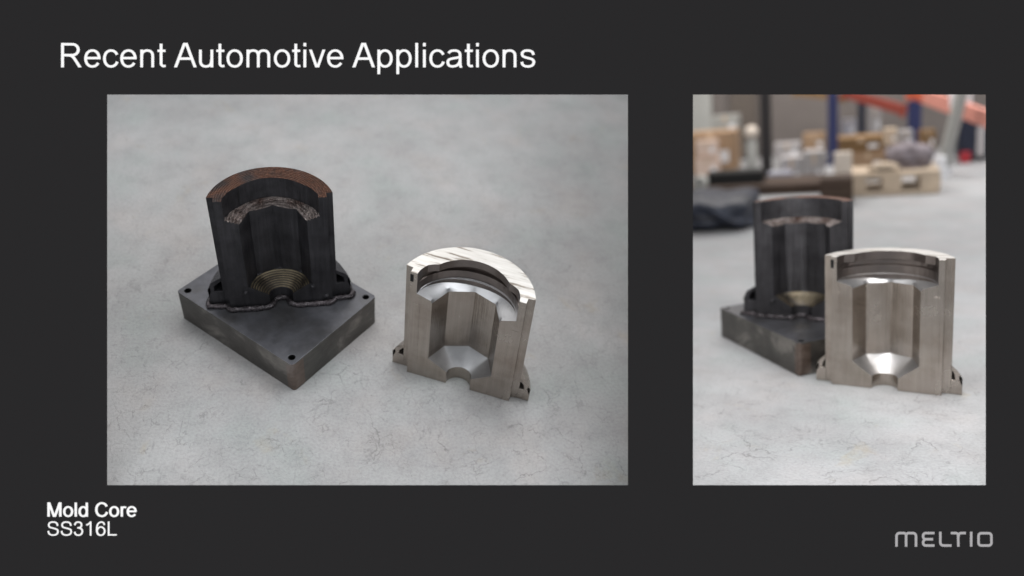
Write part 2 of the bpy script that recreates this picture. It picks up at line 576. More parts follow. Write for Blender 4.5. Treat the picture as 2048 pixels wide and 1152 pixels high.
def build_flange(d, parent, raw, mats):
    """hollow foot ring round the back of the core, cut off flush with the recessed strips"""
    s, f, hf = d['s'], d['f'], d['hf'] * (1.3 if raw else 1)
    outer, pocket, cusp = core_shape(d, raw)
    sec_o = [(f, 0), (f, hf * .93), (f - .012, hf), (f - .07, hf * 1.3), (.985, hf * 1.6)]
    sec_i = [(.985, hf * 1.40), (f - .12, hf * 1.12), (f - .105, hf * .8), (.985, hf * .78), (.985, 0)]
    sec = sec_o + sec_i
    bm = bmesh.new()
    rows = []
    y0 = s + .006
    for k in range(41):
        u = k / 40
        row = []
        for x, z in sec:
            ta = math.atan2(y0, x)
            t = ta + (PI - 2 * ta) * u
            ro = outer(t)
            base = outer(math.atan2(y0, x))
            rr = ro + (x - 1.0) * (1 + .0 * u)
            if k in (0, 40):
                X = x if k == 0 else -x
                row.append(bm.verts.new((X, y0, z)))
            else:
                row.append(bm.verts.new((rr * math.cos(t), rr * math.sin(t), z)))
        rows.append(row)
    n = len(sec)
    for A, B in zip(rows, rows[1:]):
        for i in range(n):
            j = (i + 1) % n
            bm.faces.new((A[i], A[j], B[j], B[i]))
    for row in (rows[0], rows[-1]):
        fc = bm.faces.new(row)
        fc.normal_update()
        bmesh.ops.triangulate(bm, faces=[fc])
    return mesh_obj('foot_flange', bm, mats, parent, smooth=30, bevel=.008)

def finished_core(fr, d, yaw, label):
    root = thing('mold_core', fr, 0, 0, 0.002, yaw, 1, label=label, cat='mold core', group='finished mold cores')
    st = [MAT['steel'], MAT['steel'], MAT['cone'], MAT['cone'], MAT['steel'], MAT['pocket'], MAT['top']]
    build_core(d, root, False, st)
    build_flange(d, root, False, [MAT['steel']])
    # black box painted as the shade in a key slot, upper left of face
    H, b = d['H'], d['b']
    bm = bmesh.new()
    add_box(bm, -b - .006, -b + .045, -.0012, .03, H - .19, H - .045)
    mesh_obj('key_slot_shade', bm, MAT['hole'], root)
    for sx in (-1, 1):
        bm = bmesh.new()
        xa = sx * (b - .165); xb = sx * (b - .055)
        x0_, x1_ = min(xa, xb), max(xa, xb)
        add_box(bm, x0_, x1_, -.0045, .01, .30, H - .62)
        mesh_obj('face_pad', bm, MAT['steel'], root, bevel=.003)
    return root

def printed_core(fr, d, q, pl, label):
    x, y, yaw, sc = q
    pa, pb, th, yw, ox, oy = pl
    root = thing('printed_mold_core', fr, x, y, 0.002, yaw, 1, label=label, cat='mold core', group='mold cores still on their build plates')
    holder = Matrix.Translation((0, 0, th)) @ Matrix.Scale(sc, 4)
    st = [MAT['black'], MAT['black'], MAT['gold'], MAT['ledge'], MAT['black'], MAT['black'], MAT['copper']]
    body = build_core(d, root, True, st)
    body.matrix_local = holder
    fl = build_flange(d, root, True, [MAT['black']])
    fl.matrix_local = holder
    # weld bead round the foot
    s, f, b = d['s'], d['f'], d['b']
    pts = [(-f - .03, s + .03), (-f - .02, s - .06), (-.96, s - .09), (-.91, -.06), (-.86, -.085), (-.5, -.09), (-.26, -.085), (-.17, -.03), (-.12, .09), (-.05, .15),
           (.05, .15), (.12, .09), (.17, -.03), (.26, -.08), (.5, -.085), (.84, -.08), (.91, -.05), (.97, s - .085), (f - .01, s - .07), (f + .04, s + .03)]
    outer, _, _ = core_shape(d, True)
    t0 = .18
    for k in range(1, 30):
        t = t0 + (PI - 2 * t0) * k / 30
        rr = outer(t) + f - 1 + .03
        pts.append((rr * math.cos(t), rr * math.sin(t)))
    # resample with a slight waver
    fine = []
    n = len(pts)
    for i in range(n):
        a, c = Vector((*pts[i], 0)), Vector((*pts[(i + 1) % n], 0))
        m = max(1, int((c - a).length / .045))
        for k in range(m):
            fine.append(a.lerp(c, k / m))
    rad = [.046 + .008 * math.sin(i * 1.3) + .009 * random.random() for i in range(len(fine))]
    bm = bmesh.new()
    add_tube(bm, [(v.x, v.y, .030) for v in fine], rad, 8, True)
    o = mesh_obj('weld_bead', bm, MAT['bead'], root, smooth=60)
    o.matrix_local = holder
    for px, pz in ((-.60, .36), (.56, .40), (.80, .14)):
        bm = bmesh.new()
        bmesh.ops.create_icosphere(bm, subdivisions=2, radius=.045, matrix=Matrix.Translation((px, -.005, pz)))
        o = mesh_obj('weld_spatter', bm, MAT['black'], root, smooth=60)
        o.matrix_local = holder
    # build plate
    pr = bpy.data.objects.new('base_plate', None)
    bm = bmesh.new()
    rc = .055
    out = []
    for cx, cy, a0 in ((pa - rc, pb - rc, 0), (-pa + rc, pb - rc, 90), (-pa + rc, -pb + rc, 180), (pa - rc, -pb + rc, 270)):
        for k in range(7):
            a = math.radians(a0 + 15 * k)
            out.append((cx + rc * math.cos(a), cy + rc * math.sin(a)))
    add_prism(bm, out, 0, th)
    for f_ in bm.faces:
        nz = f_.normal.z
        c = f_.calc_center_median()
        f_.material_index = 0 if abs(c.z - th) < 1e-4 else 1
        if c.z > .01 and c.z < th - .01 and c.x < -pa + rc * 1.0 and c.y < -pb + rc * 1.0:
            f_.material_index = 2
    bpy.data.objects.remove(pr)
    plate = mesh_obj('base_plate', bm, [MAT['plate_top'], MAT['plate_side'], MAT['rust']], root, smooth=30)
    # corner holes: real bores
    cut = bmesh.new()
    hr = .055
    inset = .125
    spots = [(sx * (pa - inset), sy * (pb - inset)) for sx in (-1, 1) for sy in (-1, 1)]
    for hx, hy in spots:
        bmesh.ops.create_cone(cut, cap_ends=True, segments=20, radius1=hr, radius2=hr, depth=.5, matrix=Matrix.Translation((hx, hy, th)))
    cutter = mesh_obj('cutter', cut, MAT['hole'], root)
    bpy.context.view_layer.update()
    mod = plate.modifiers.new('holes', 'BOOLEAN')
    mod.object = cutter
    mod.operation = 'DIFFERENCE'
    mod.solver = 'EXACT'
    mod.material_mode = 'TRANSFER'
    dg = bpy.context.evaluated_depsgraph_get()
    me = bpy.data.meshes.new_from_object(plate.evaluated_get(dg))
    plate.modifiers.clear()
    me.shade_flat()
    plate.data = me
    bpy.data.objects.remove(cutter)
    bv = plate.modifiers.new('bevel', 'BEVEL')
    bv.width = .006; bv.segments = 2; bv.limit_method = 'ANGLE'; bv.angle_limit = math.radians(40)
    M = Matrix.Rotation(yw, 4, 'Z') if False else Matrix.Identity(4)
    plate.matrix_local = Matrix.Translation((ox * sc, oy * sc, 0)) @ Matrix.Rotation(yw, 4, 'Z')
    # burnt patch on both sides of the nearest corner
    bm = bmesh.new()
    w = .24
    add_box(bm, -pa - .0025, -pa + .01, -pb + rc, -pb + w * .55, .03, th - .05)
    add_box(bm, -pa + rc, -pa + w, -pb - .0025, -pb + .01, .02, th - .03)
    o = mesh_obj('ground_corner', bm, MAT['rust'], plate)
    return root

finished_core('L', DIM_L2, YAW2_L, 'machined steel mold core with bright white top, standing on grey concrete in left picture')
printed_core('L', DIM_L1, CORE1_L, [PLATE_L[0], PLATE_L[1] * 1.02] + PLATE_L[2:], 'black printed mold core with coppery top welded on a thick square steel plate, left picture')
finished_core('R', DIM_R2, YAW2_R, 'machined steel mold core seen nearly front-on in right picture, hiding part of black one')
printed_core('R', DIM_R1, CORE1_R, PLATE_R, 'blurred black mold core on steel plate, half hidden behind the machined one, right picture')

# ------------------------------------------------------------------ floors
def at(fr, px, py, Y=None, z=0.0):
    """the floor-frame point that a picture point shows on the floor, or on the upright plane y = Y"""
    M = FR[fr].inverted()
    o = M @ Vector((0, 0, 0))
    d = (M.to_3x3() @ Vector(((px - 1024) / FPX, 1, -(py - 576) / FPX)))
    k = (z - o.z) / d.z if Y is None else (Y - o.y) / d.y
    return o + d * k

def slab(name, fr, corners, mat, label, th=.25):
    bm = bmesh.new()
    add_prism(bm, [(p.x, p.y) for p in corners], -th, 0)
    o = mesh_obj(name, bm, mat, None, fr)
    tag(o, label, None, None, 'structure')
    return o

slab('concrete_floor', 'L', [at('L', 196, 981), at('L', 1300, 981), at('L', 1300, 60), at('L', 100, 60)], MAT['floorL'],
     'mottled grey concrete floor with hairline cracks filling the left picture')
slab('concrete_floor', 'R', [at('R', 1362, 980), at('R', 1990, 980), Vector((16, 40, 0)), Vector((-14, 40, 0))], MAT['floorR'],
     'pale grey concrete floor running back to the racks in the right picture')

# unseen partition added between the two sets, pale to bounce light
bm = bmesh.new()
M_ = Matrix.Translation((.1975, 1.034, 0)) @ Matrix.Rotation(-math.atan(.184), 4, 'Z')
add_box(bm, -.004, .004, 0, 2.9, -.75, .9, M=M_)
tag(mesh_obj('partition_wall', bm, simple('partition_paint', (.72, .71, .70), .85, 0, .04)), 'added pale partition between the two picture sets behind the slide', kind='structure')

# ------------------------------------------------------------------ the slide
PY = 1.025                                   # distance of the slide from the lens
def sp(px, py):
    return ((px - 1024) / FPX * PY, -(py - 576) / FPX * PY)

slide = bpy.data.objects.new('presentation_slide', None)
slide.empty_display_size = .02
COL.objects.link(slide)
slide.location = (0, PY, 0)
tag(slide, 'dark charcoal presentation slide with white heading and two rectangular picture openings', 'slide')
dark = emit_mat('slide_charcoal', (.0228, .0222, .0232))
white = emit_mat('slide_white', (1, 1, 1))
greyw = emit_mat('slide_grey', (.43, .42, .43))
bounce_back = simple('white_bounce_card', (.62, .61, .60), .8, 0, .04)  # unseen white back face, added to bounce light into the sets

bm = bmesh.new()
xs = [-160, 214, 1256, 1386, 1972, 2208]
ys = [-120, 189, 970.5, 1272]
TH = .0006
for layer, (ya, yb) in enumerate(((0, TH), (TH, TH * 4))):
    for i in range(5):
        for j in range(3):
            if j == 1 and i in (1, 3): continue
            x0, z1 = sp(xs[i], ys[j]); x1, z0 = sp(xs[i + 1], ys[j + 1])
            # outer faces only, so that no two coincide
            v = {}
            def V(x, y, z):
                return bm.verts.new((x, y, z))
            if layer == 0:
                bm.faces.new((V(x0, 0, z0), V(x1, 0, z0), V(x1, 0, z1), V(x0, 0, z1))).material_index = 0
            else:
                bm.faces.new((V(x0, TH, z0), V(x0, TH, z1), V(x1, TH, z1), V(x1, TH, z0))).material_index = 1
# the thin rims of the openings and of the slide
rims = [(xs[1], ys[1], xs[2], ys[2]), (xs[3], ys[1], xs[4], ys[2]), (xs[0], ys[0], xs[5], ys[3])]
for ax, ay, bx, by in rims:
    (x0, z1), (x1, z0) = sp(ax, ay), sp(bx, by)
    c = [(x0, z0), (x1, z0), (x1, z1), (x0, z1)]
    for k in range(4):
        (p0, q0), (p1, q1) = c[k], c[(k + 1) % 4]
        bm.faces.new([bm.verts.new(v) for v in ((p0, 0, q0), (p1, 0, q1), (p1, TH, q1), (p0, TH, q0))]).material_index = 0
me = bpy.data.meshes.new('background_panel')
bm.to_mesh(me); bm.free()
me.materials.append(dark); me.materials.append(bounce_back)
link(bpy.data.objects.new('background_panel', me), slide)

# --- lettering: every character drawn as strokes on a 2048 unit em
def arc(cx, cy, rx, ry, a0, a1, n=20, pw=2.0):
    out = []
    for k in range(n + 1):
        a = math.radians(a0 + (a1 - a0) * k / n)
        c, s_ = math.cos(a), math.sin(a)
        out.append((cx + rx * math.copysign(abs(c) ** (2 / pw), c), cy + ry * math.copysign(abs(s_) ** (2 / pw), s_)))
    return out

def spline(pts, n=6):
    out = []
    P = [pts[0]] + list(pts) + [pts[-1]]
    for i in range(1, len(P) - 2):
        p0, p1, p2, p3 = P[i - 1:i + 3]
        for k in range(n):
            t = k / n
            out.append(tuple(.5 * (2 * b + (c - a) * t + (2 * a - 5 * b + 4 * c - d_) * t * t + (3 * b - a - 3 * c + d_) * t ** 3)
                             for a, b, c, d_ in zip(p0, p1, p2, p3)))
    out.append(pts[-1])
    return out

UC = (0, 1466)
GL = {
    'R': (1479, [[(258, 0), (258, 1466)], [(258, 1384), (800, 1384)] + arc(850, 1058, 352, 326, 90, -90)[1:] + [(258, 732)],
                 spline([(620, 725), (790, 690), (920, 585), (1090, 340), (1260, 75), (1330, -40)])], UC),
    'e': (1139, [arc(570, 531, 405, 478, 0, 328, 40, 2.15), [(166, 557), (1062, 557)]], (-24, 1086)),
    'c': (1024, [arc(552, 531, 396, 478, 27, 338, 36, 2.15)], (-24, 1086)),
    'n': (1139, [[(225, 0), (225, 1062)], arc(558, 650, 330, 358, 180, 0, 24, 2.4) + [(888, 0)]], (0, 1086)),
    't': (569, [[(252, 1420), (252, 230)] + arc(410, 230, 158, 158, 180, 270, 8)[1:] + [(528, 85)], [(36, 992), (516, 992)]], (-20, 1415)),
    'A': (1366, [[(72, -60), (655, 1500)], [(1294, -60), (711, 1500)], [(300, 524), (1060, 524)]], UC),
    'u': (1139, [[(220, 1062), (220, 440)] + arc(552, 412, 332, 356, 180, 360, 24, 2.4), [(906, 0), (906, 1062)], [(884, 412), (906, 500)]], (-24, 1062)),
    'o': (1139, [arc(570, 531, 406, 478, 0, 360, 44, 2.1)], (-24, 1086)),
    'm': (1706, [[(225, 0), (225, 1062)], arc(538, 670, 312, 338, 180, 0, 24, 2.4) + [(850, 0)], arc(1164, 670, 312, 338, 180, 0, 24, 2.4) + [(1476, 0)]], (0, 1086)),
    'i': (455, [[(226, 0), (226, 1062)], [(226, 1259), (226, 1466)]], UC),
    'v': (1024, [[(90, 1120), (498, -40)], [(934, 1120), (526, -40)]], (0, 1062)),
    'p': (1139, [[(225, -407), (225, 1062)], arc(598, 531, 376, 478, 0, 360, 44, 2.1)], (-407, 1086)),
    'l': (455, [[(222, 0), (222, 1466)]], UC),
    'a': (1139, [arc(540, 730, 352, 278, 160, 0, 24, 2.4) + [(892, 270), (905, 120), (955, -30)],
                 spline([(895, 640), (720, 580), (450, 535), (260, 480), (170, 390), (158, 270), (215, 130), (350, 65), (500, 62), (680, 110), (810, 220), (880, 390)])], (-24, 1086)),
    's': (1024, [spline([(858, 745), (800, 900), (670, 985), (500, 1008), (320, 985), (200, 900), (172, 790), (215, 680), (340, 610), (520, 560), (730, 500), (850, 410), (872, 290), (810, 150), (680, 75), (510, 54), (320, 80), (200, 180), (150, 325)])], (-24, 1086)),
    'M': (1706, [[(246, 0), (246, 1466)], [(1460, 0), (1460, 1466)], [(270, 1520), (840, -60)], [(1436, 1520), (866, -60)]], UC),
    'd': (1139, [[(914, 0), (914, 1466)], arc(541, 531, 376, 478, 0, 360, 44, 2.1)], (-24, 1466)),
    'C': (1479, [arc(770, 733, 572, 676, 28, 340, 40, 2.1)], (-25, 1491)),
    'r': (682, [[(225, 0), (225, 1062)], spline([(225, 600), (260, 830), (350, 960), (470, 990), (580, 975), (680, 930)])], (0, 1086)),
    'S': (1366, [spline([(1150, 1010), (1085, 1240), (930, 1365), (690, 1405), (440, 1370), (280, 1250), (245, 1080), (300, 920), (450, 835), (690, 775), (960, 695), (1130, 600), (1180, 420), (1120, 230), (950, 105), (710, 64), (440, 100), (260, 240), (185, 490)])], (-25, 1491)),
    '3': (1139, [spline([(178, 1080), (260, 1290), (390, 1380), (540, 1403), (720, 1370), (840, 1260), (872, 1100), (820, 920), (680, 830), (440, 808)]),
                 spline([(560, 808), (790, 745), (920, 610), (955, 430), (890, 220), (740, 90), (550, 50), (360, 90), (230, 210), (168, 400)])], (-26, 1480)),
    '1': (1139, [[(672, 0), (672, 1466)], spline([(672, 1400), (560, 1280), (410, 1170), (215, 1085)])], (0, 1471)),
    '6': (1139, [spline([(952, 1100), (890, 1290), (760, 1380), (600, 1403), (400, 1325), (250, 1130), (180, 880), (165, 620), (180, 400), (260, 180), (400, 80), (590, 52)]),
                 arc(590, 472, 388, 420, 0, 360, 40, 2.05)], (-25, 1480)),
    'L': (1139, [[(250, 0), (250, 1466)], [(250, 87), (1080, 87)]], UC),
    ' ': (569, [], UC),
}
KERN = {(' ', 'A'): -113}

def clip_poly(poly, lo, hi):
    for sgn, lim in ((1, lo), (-1, -hi)):
        out = []
        for i in range(len(poly)):
            a, c = poly[i - 1], poly[i]
            da, dc = sgn * a[1] - lim, sgn * c[1] - lim
            if (da >= 0) != (dc >= 0):
                t = da / (da - dc)
                out.append((a[0] + (c[0] - a[0]) * t, a[1] + (c[1] - a[1]) * t))
            if dc >= 0: out.append(c)
        poly = out
        if len(poly) < 3: return []
    return poly

def stroke_quads(pts, wv, wh, closed):
    """ribbon of quads along pts; thinner where the stroke runs level"""
    pts = [p for i, p in enumerate(pts) if i == 0 or abs(p[0] - pts[i - 1][0]) + abs(p[1] - pts[i - 1][1]) > 2.5]
    n = len(pts)
    L, Rr = [], []
    for i in range(n):
        if closed:
            a, c = pts[i - 1 if i else n - 2], pts[(i + 1) % n if i < n - 1 else 1]
        else:
            a, c = pts[max(0, i - 1)], pts[min(n - 1, i + 1)]
        def unit(p, q):
            l = math.hypot(q[0] - p[0], q[1] - p[1]) or 1
            return (q[0] - p[0]) / l, (q[1] - p[1]) / l
        u1 = unit(a, pts[i]) if a != pts[i] else unit(pts[i], c)
        u2 = unit(pts[i], c) if c != pts[i] else u1
        dx, dy = u1[0] + u2[0], u1[1] + u2[1]
        l = math.hypot(dx, dy) or 1
        dx, dy = dx / l, dy / l
        m = 1 / max(.6, dx * u2[0] + dy * u2[1])
        w = .5 * math.sqrt((wv * dy) ** 2 + (wh * dx) ** 2) * m
        x, y = pts[i]
        L.append((x - dy * w, y + dx * w)); Rr.append((x + dy * w, y - dx * w))
    return [[L[i], L[i + 1], Rr[i + 1], Rr[i]] for i in range(n - 1)]

def write(name, text, px, base, em, bold=0, mat=white, label=None):
    bm = bmesh.new()
    x = 0
    k = em / 2048
    prev = None
    q = 0
    for ch in text:
        adv, strokes, (lo, hi) = GL[ch]
        x += KERN.get((prev, ch), 0)
        for st in strokes:
            closed = st[0] == st[-1] or (abs(st[0][0] - st[-1][0]) + abs(st[0][1] - st[-1][1]) < 2)
            wv, wh = (178, 150) if ch.isupper() or ch.isdigit() else (168, 142)
            q += 1
            for quad in stroke_quads(st, wv + bold, wh + bold * .6, closed):
                poly = clip_poly(quad, lo - bold * .25, hi + bold * .25)
                if not poly: continue
                vs = [bm.verts.new((( px + (x + a) * k - 1024) / FPX * PY, -.0008 - (q % 2) * .00002, -((base - c * k) - 576) / FPX * PY)) for a, c in poly]
                try: bm.faces.new(vs)
                except ValueError: pass
        x += adv
        prev = ch
    me = bpy.data.meshes.new(name)
    bm.to_mesh(me); bm.free()
    me.materials.append(mat)
    o = bpy.data.objects.new(name, me)
    link(o, slide)
    if label: o['label'] = label
    return px + x * k

write('heading_lettering', 'Recent Automotive Applications', 117.2, 135, 68.2, label='large white heading reading Recent Automotive Applications')
write('caption_lettering', 'Mold Core', 93.2, 1033, 39.4, bold=85, label='bold white caption reading Mold Core')
write('caption_lettering', 'SS316L', 93.6, 1071, 39.8, label='white caption line reading SS316L')

# logo lettering, drawn from its rounded strokes (pixel positions in a 300 x 122 corner crop)
def logo():
    bm = bmesh.new()
    def P(a, c): return (1748 + a * .14648, 1030 + c * .14648)
    def rr(x0, y0, x1, y1, r):      # helper for quarter bends
        return None
    def bend(cx, cy, r, a0, a1): return [(cx + r * math.cos(math.radians(a0 + (a1 - a0) * k / 6)), cy - r * math.sin(math.radians(a0 + (a1 - a0) * k / 6))) for k in range(7)]
    T = 34
    paths = [
        [(303, 430), (303, 285)] + bend(345, 286, 42, 180, 90) + [(400, 244)] + bend(400, 276, 32, 90, 30) ,
        [(434, 430), (434, 262)],
        bend(468, 276, 32, 150, 90) + [(525, 244)] + bend(527, 286, 42, 90, 0) + [(569, 430)],
        [(822, 244), (700, 244)] + bend(702, 280, 36, 90, 180) + bend(702, 292, 36, 180, 225) + [(690, 328)],
        [(802, 328), (680, 328)],
        [(690, 328)] + bend(702, 372, 36, 135, 180) + bend(702, 378, 36, 180, 270) + [(822, 414)],
        [(901, 226), (901, 372)] + bend(943, 372, 42, 180, 270) + [(1054, 414)],
        [(1044, 244), (1110, 244)] + bend(1110, 280, 36, 90, 20) + [(1147, 430)],
        [(1250, 244), (1185, 244)] + bend(1185, 280, 36, 90, 160) + [(1147, 300)],
        [(1322, 226), (1322, 430)],
        [(1500, 246), (1560, 246)] + bend(1560, 284, 38, 90, 0) + bend(1560, 376, 38, 0, -90) + bend(1460, 376, 38, 270, 180) + bend(1460, 284, 38, 180, 90) + [(1500, 246)],
    ]
    for q, path in enumerate(paths):
        for quad in stroke_quads(path, T, T, path[0] == path[-1]):
            vs = []
            for a, c in quad:
                X, Y = P(a, c)
                vs.append(bm.verts.new(((X - 1024) / FPX * PY, -.0008 - (q % 3) * .00002, -(Y - 576) / FPX * PY)))
            bm.faces.new(vs)
    me = bpy.data.meshes.new('logo_lettering')
    bm.to_mesh(me); bm.free()
    me.materials.append(greyw)
    o = link(bpy.data.objects.new('logo_lettering', me), slide)
    o['label'] = 'grey rounded logo lettering reading MELTIO in the lower right corner'
logo()

# ------------------------------------------------------------------ the hall behind, right picture
BG = dict(
    wall=simple('hall_wall_paint', (.17, .15, .14), .9, 0, .25, .15),
    wall_light=simple('pale_panel', (.36, .36, .34), .8, 0, .15, .3),
    wall_brown=simple('brown_panel', (.12, .10, .085), .8, 0, .2, .3),
    blue=simple('blue_rack_steel', (.022, .028, .09), .45, .1, .1),
    navy=simple('navy_plastic', (.010, .014, .03), .5, 0, .3, .6),
    orange=simple('orange_beam_steel', (.50, .10, .045), .5, 0, .15),
    pink=simple('faded_beam_steel', (.58, .25, .20), .5, 0, .15),
    red=simple('dark_red_steel', (.24, .045, .03), .5, 0, .15),
    post=simple('dark_post_steel', (.022, .019, .020), .6, .1, .2),
    card=simple('cardboard', (.36, .24, .15), .85, 0, .12, .8),
    card_pale=simple('pale_cardboard', (.62, .48, .40), .85, 0, .1, .8),
    card_dark=simple('brown_cardboard', (.20, .12, .055), .85, 0, .15, .8),
    tape=simple('packing_tape', (.55, .42, .3), .35, 0, .05),
    wood=simple('pallet_wood', (.55, .44, .33), .8, 0, .15, 1.2),
    wood_dark=simple('old_brown_wood', (.06, .038, .027), .8, 0, .2, 1.0),
    white=simple('white_enamel', (.78, .78, .80), .5, 0, .04),
    cream=simple('cream_enamel', (.66, .58, .50), .5, 0, .06),
    greybox=simple('grey_carton', (.38, .36, .36), .8, 0, .1, .6),
    bluebox=simple('bluish_film', (.42, .42, .48), .4, 0, .1, .6),
    bundle=simple('grey_sacking', (.22, .19, .205), .9, 0, .2, 1.0),
    black=simple('black_rubber', (.006, .006, .006), .6, 0, .3),
    tarp=simple('dark_blue_tarpaulin', (.018, .022, .036), .5, 0, .5, .8),
    redbit=simple('red_plastic', (.35, .02, .03), .4, 0, .1),
)

def span(px0, px1, pt, pb, Y):
    """x range and z range on the upright plane y = Y for a picture rectangle"""
    a, b = at('R', px0, (pt + pb) / 2, Y), at('R', px1, (pt + pb) / 2, Y)
    xm = (px0 + px1) / 2
    zt, zb = at('R', xm, pt, Y).z, at('R', xm, pb, Y).z
    return a.x, b.x, zb, zt

def obj_at(name, px0, px1, pt, pb, Y, label, cat, group=None, ground=False):
    x0, x1, zb, zt = span(px0, px1, pt, pb, Y)
    if ground: zb = 0.0
    root = thing(name, 'R', (x0 + x1) / 2, Y, zb, 0, 1, label=label, cat=cat, group=group)
    return root, (x1 - x0) / 2, zt - zb

def part(name, parent, mat, boxes, bevel=.02, M=None):
    bm = bmesh.new()
    for bx in boxes: add_box(bm, *bx, M=M)
    return mesh_obj(name, bm, mat, parent, bevel=bevel)

# back wall with broad panels
bm = bmesh.new()
add_box(bm, -34, 26, 40.2, 40.8, -.5, 16)
tag(mesh_obj('hall_wall', bm, BG['wall'], None, 'R'), 'dim grey brown wall at the far end of the hall', kind='structure')

def panel(px0, px1, pt, pb, Y, mat, label):
    r, w, h = obj_at('wall_panel', px0, px1, pt, pb, Y, label, 'panel', None, True)
    part('sheet', r, mat, [(-w, w, 0, .12, .15, h)])
    part('frame_rail', r, BG['post'], [(-w, w, -.06, .0, 0, .15)])
panel(1340, 1424, 120, 345, 39.6, BG['wall_light'], 'pale grey panel against the hall wall at the far left of right picture')
panel(1462, 1512, 120, 345, 39.5, BG['wall_brown'], 'brown upright panel just left of the dark post')

def carton(px0, px1, pt, pb, Y, mat, label, dep=1.2, rz=0, group='cartons stacked in the hall', tape=True, ground=False, cat='carton'):
    r, w, h = obj_at('carton', px0, px1, pt, pb, Y, label, cat, group, ground)
    bm = bmesh.new()
    add_box(bm, -w, w, 0, dep, 0, h * .985)
    mesh_obj('carton_body', bm, mat, r, bevel=.03)
    part('flap', r, mat, [(-w, w, 0, dep * .49, h * .985, h)], .004)
    part('flap', r, mat, [(-w, w, dep * .51, dep, h * .985, h)], .004)
    if tape: part('shipping_label', r, BG['white'], [(w * .3, w * .75, -.014, -.002, h * .25, h * .55)], 0)
    if tape: part('tape_strip', r, BG['tape'], [(-w * .12, w * .12, -.012, 0.02, h * .7, h * .984)], 0)
    return r

carton(1372, 1470, 266, 346, 30.5, BG['card'], 'tan cardboard carton at the left edge of the right picture', 2.5)
carton(1392, 1434, 282, 314, 29.6, BG['card_pale'], 'pale pinkish carton in front of the tan one, upper of two', .8)
carton(1390, 1438, 317, 356, 29.4, BG['card_pale'], 'pale pinkish carton in front of the tan one, lower of two', .8)
carton(1562, 1604, 316, 384, 27.5, BG['greybox'], 'grey carton right of the dark post, left of a pair', 1.5)
carton(1608, 1648, 304, 386, 27.6, BG['greybox'], 'taller grey carton right of the dark post, right of a pair', 1.5)
carton(1536, 1582, 346, 374, 26.6, BG['bluebox'], 'low bluish grey wrapped box in front of the grey cartons', .9, tape=False)
carton(1676, 1768, 276, 304, 26.6, BG['card_dark'], 'dark brown flat carton on top of the stack over the pallet', 2.2)
carton(1700, 1772, 305, 344, 26.4, BG['card'], 'light brown carton under the dark brown flat one', 2.0)
carton(1840, 1872, 262, 300, 30.0, BG['card_dark'], 'small brown carton behind the grey bundle', 1.2)

# dark post
r, w, h = obj_at('steel_post', 1520, 1541, 100, 345, 30.0, 'tall dark steel post in the left half of the right picture', 'post', None, True)
part('column', r, BG['post'], [(-w, w, 0, .5, .12, h)])
part('foot_plate', r, BG['post'], [(-w * 1.8, w * 1.8, -.25, .75, 0, .12)])
# pale round-headed bottle
r, w, h = obj_at('round_headed_canister', 1490, 1514, 250, 345, 29.5, 'pale canister with round cream cap just left of the dark post', 'canister')
bm = bmesh.new(); add_lathe(bm, [(w * .9, 0), (w * .95, h * .1), (w * .9, h * .62), (w * .5, h * .70)], 0, .4)
mesh_obj('canister_body', bm, BG['wall_light'], r, smooth=40)
bm = bmesh.new(); bmesh.ops.create_uvsphere(bm, u_segments=20, v_segments=12, radius=w * 1.15, matrix=Matrix.Translation((0, .4, h * .84)))
mesh_obj('round_cap', bm, BG['cream'], r, smooth=60)

# racking : blue uprights, orange and red beams
def rack_post(px0, px1, pb, Y, mat, label):
    r, w, h = obj_at('rack_upright', px0, px1, 60, pb, Y, label, 'rack upright', 'racking uprights', True)
    part('front_leg', r, mat, [(-w, w, 0, .3, .1, h)])
    part('rear_leg', r, mat, [(-w, w, 2.0, 2.3, .1, h)])
    part('foot_plate', r, mat, [(-w * 1.5, w * 1.5, -.1, .45, 0, .1)])
    for k in range(5):
        z = .8 + k * 1.4
        bm = bmesh.new()
        add_tube(bm, [(0, .3, z), (0, 2.0, z + 1.2)], .07, 6)
        mesh_obj('brace', bm, mat, r)
rack_post(1655, 1676, 330, 33.5, BG['blue'], 'blue racking upright left of the brown cartons')
rack_post(1717, 1731, 330, 34.0, BG['navy'], 'thin dark racking upright above the brown cartons')
rack_post(1822, 1844, 330, 33.0, BG['blue'], 'dark blue racking upright above the grey bundle')

def beam(p0, p1, thick, Y0, Y1, mat, label):
    a, b = at('R', *p0, Y0), at('R', *p1, Y1)
    root = thing('rack_beam', 'R', a.x, a.y, a.z, 0, 1, label=label, cat='rack beam', group='racking beams')
    d = b - a
    L = d.length
    M = d.to_track_quat('X', 'Z').to_matrix().to_4x4()
    hh = thick / FPX * 45 / 2
    part('beam_face', root, mat, [(0, L, 0, .25, -hh, hh)], .03, M)
    part('end_bracket', root, mat, [(-.12, .12, -.06, 0, -hh * 1.3, hh * 1.3)], .01, M)
    part('end_bracket', root, mat, [(L - .12, L + .12, -.06, 0, -hh * 1.3, hh * 1.3)], .01, M)
beam((1688, 186), (1808, 222), 18, 33.0, 31.0, BG['red'], 'dark red racking beam sloping down at the top middle')
beam((1822, 184), (1990, 246), 26, 32.0, 26.0, BG['pink'], 'faded salmon racking beam at the top right corner')
beam((1818, 186), (1872, 200), 17, 31.5, 30.6, BG['orange'], 'short bright orange racking beam at the top right')
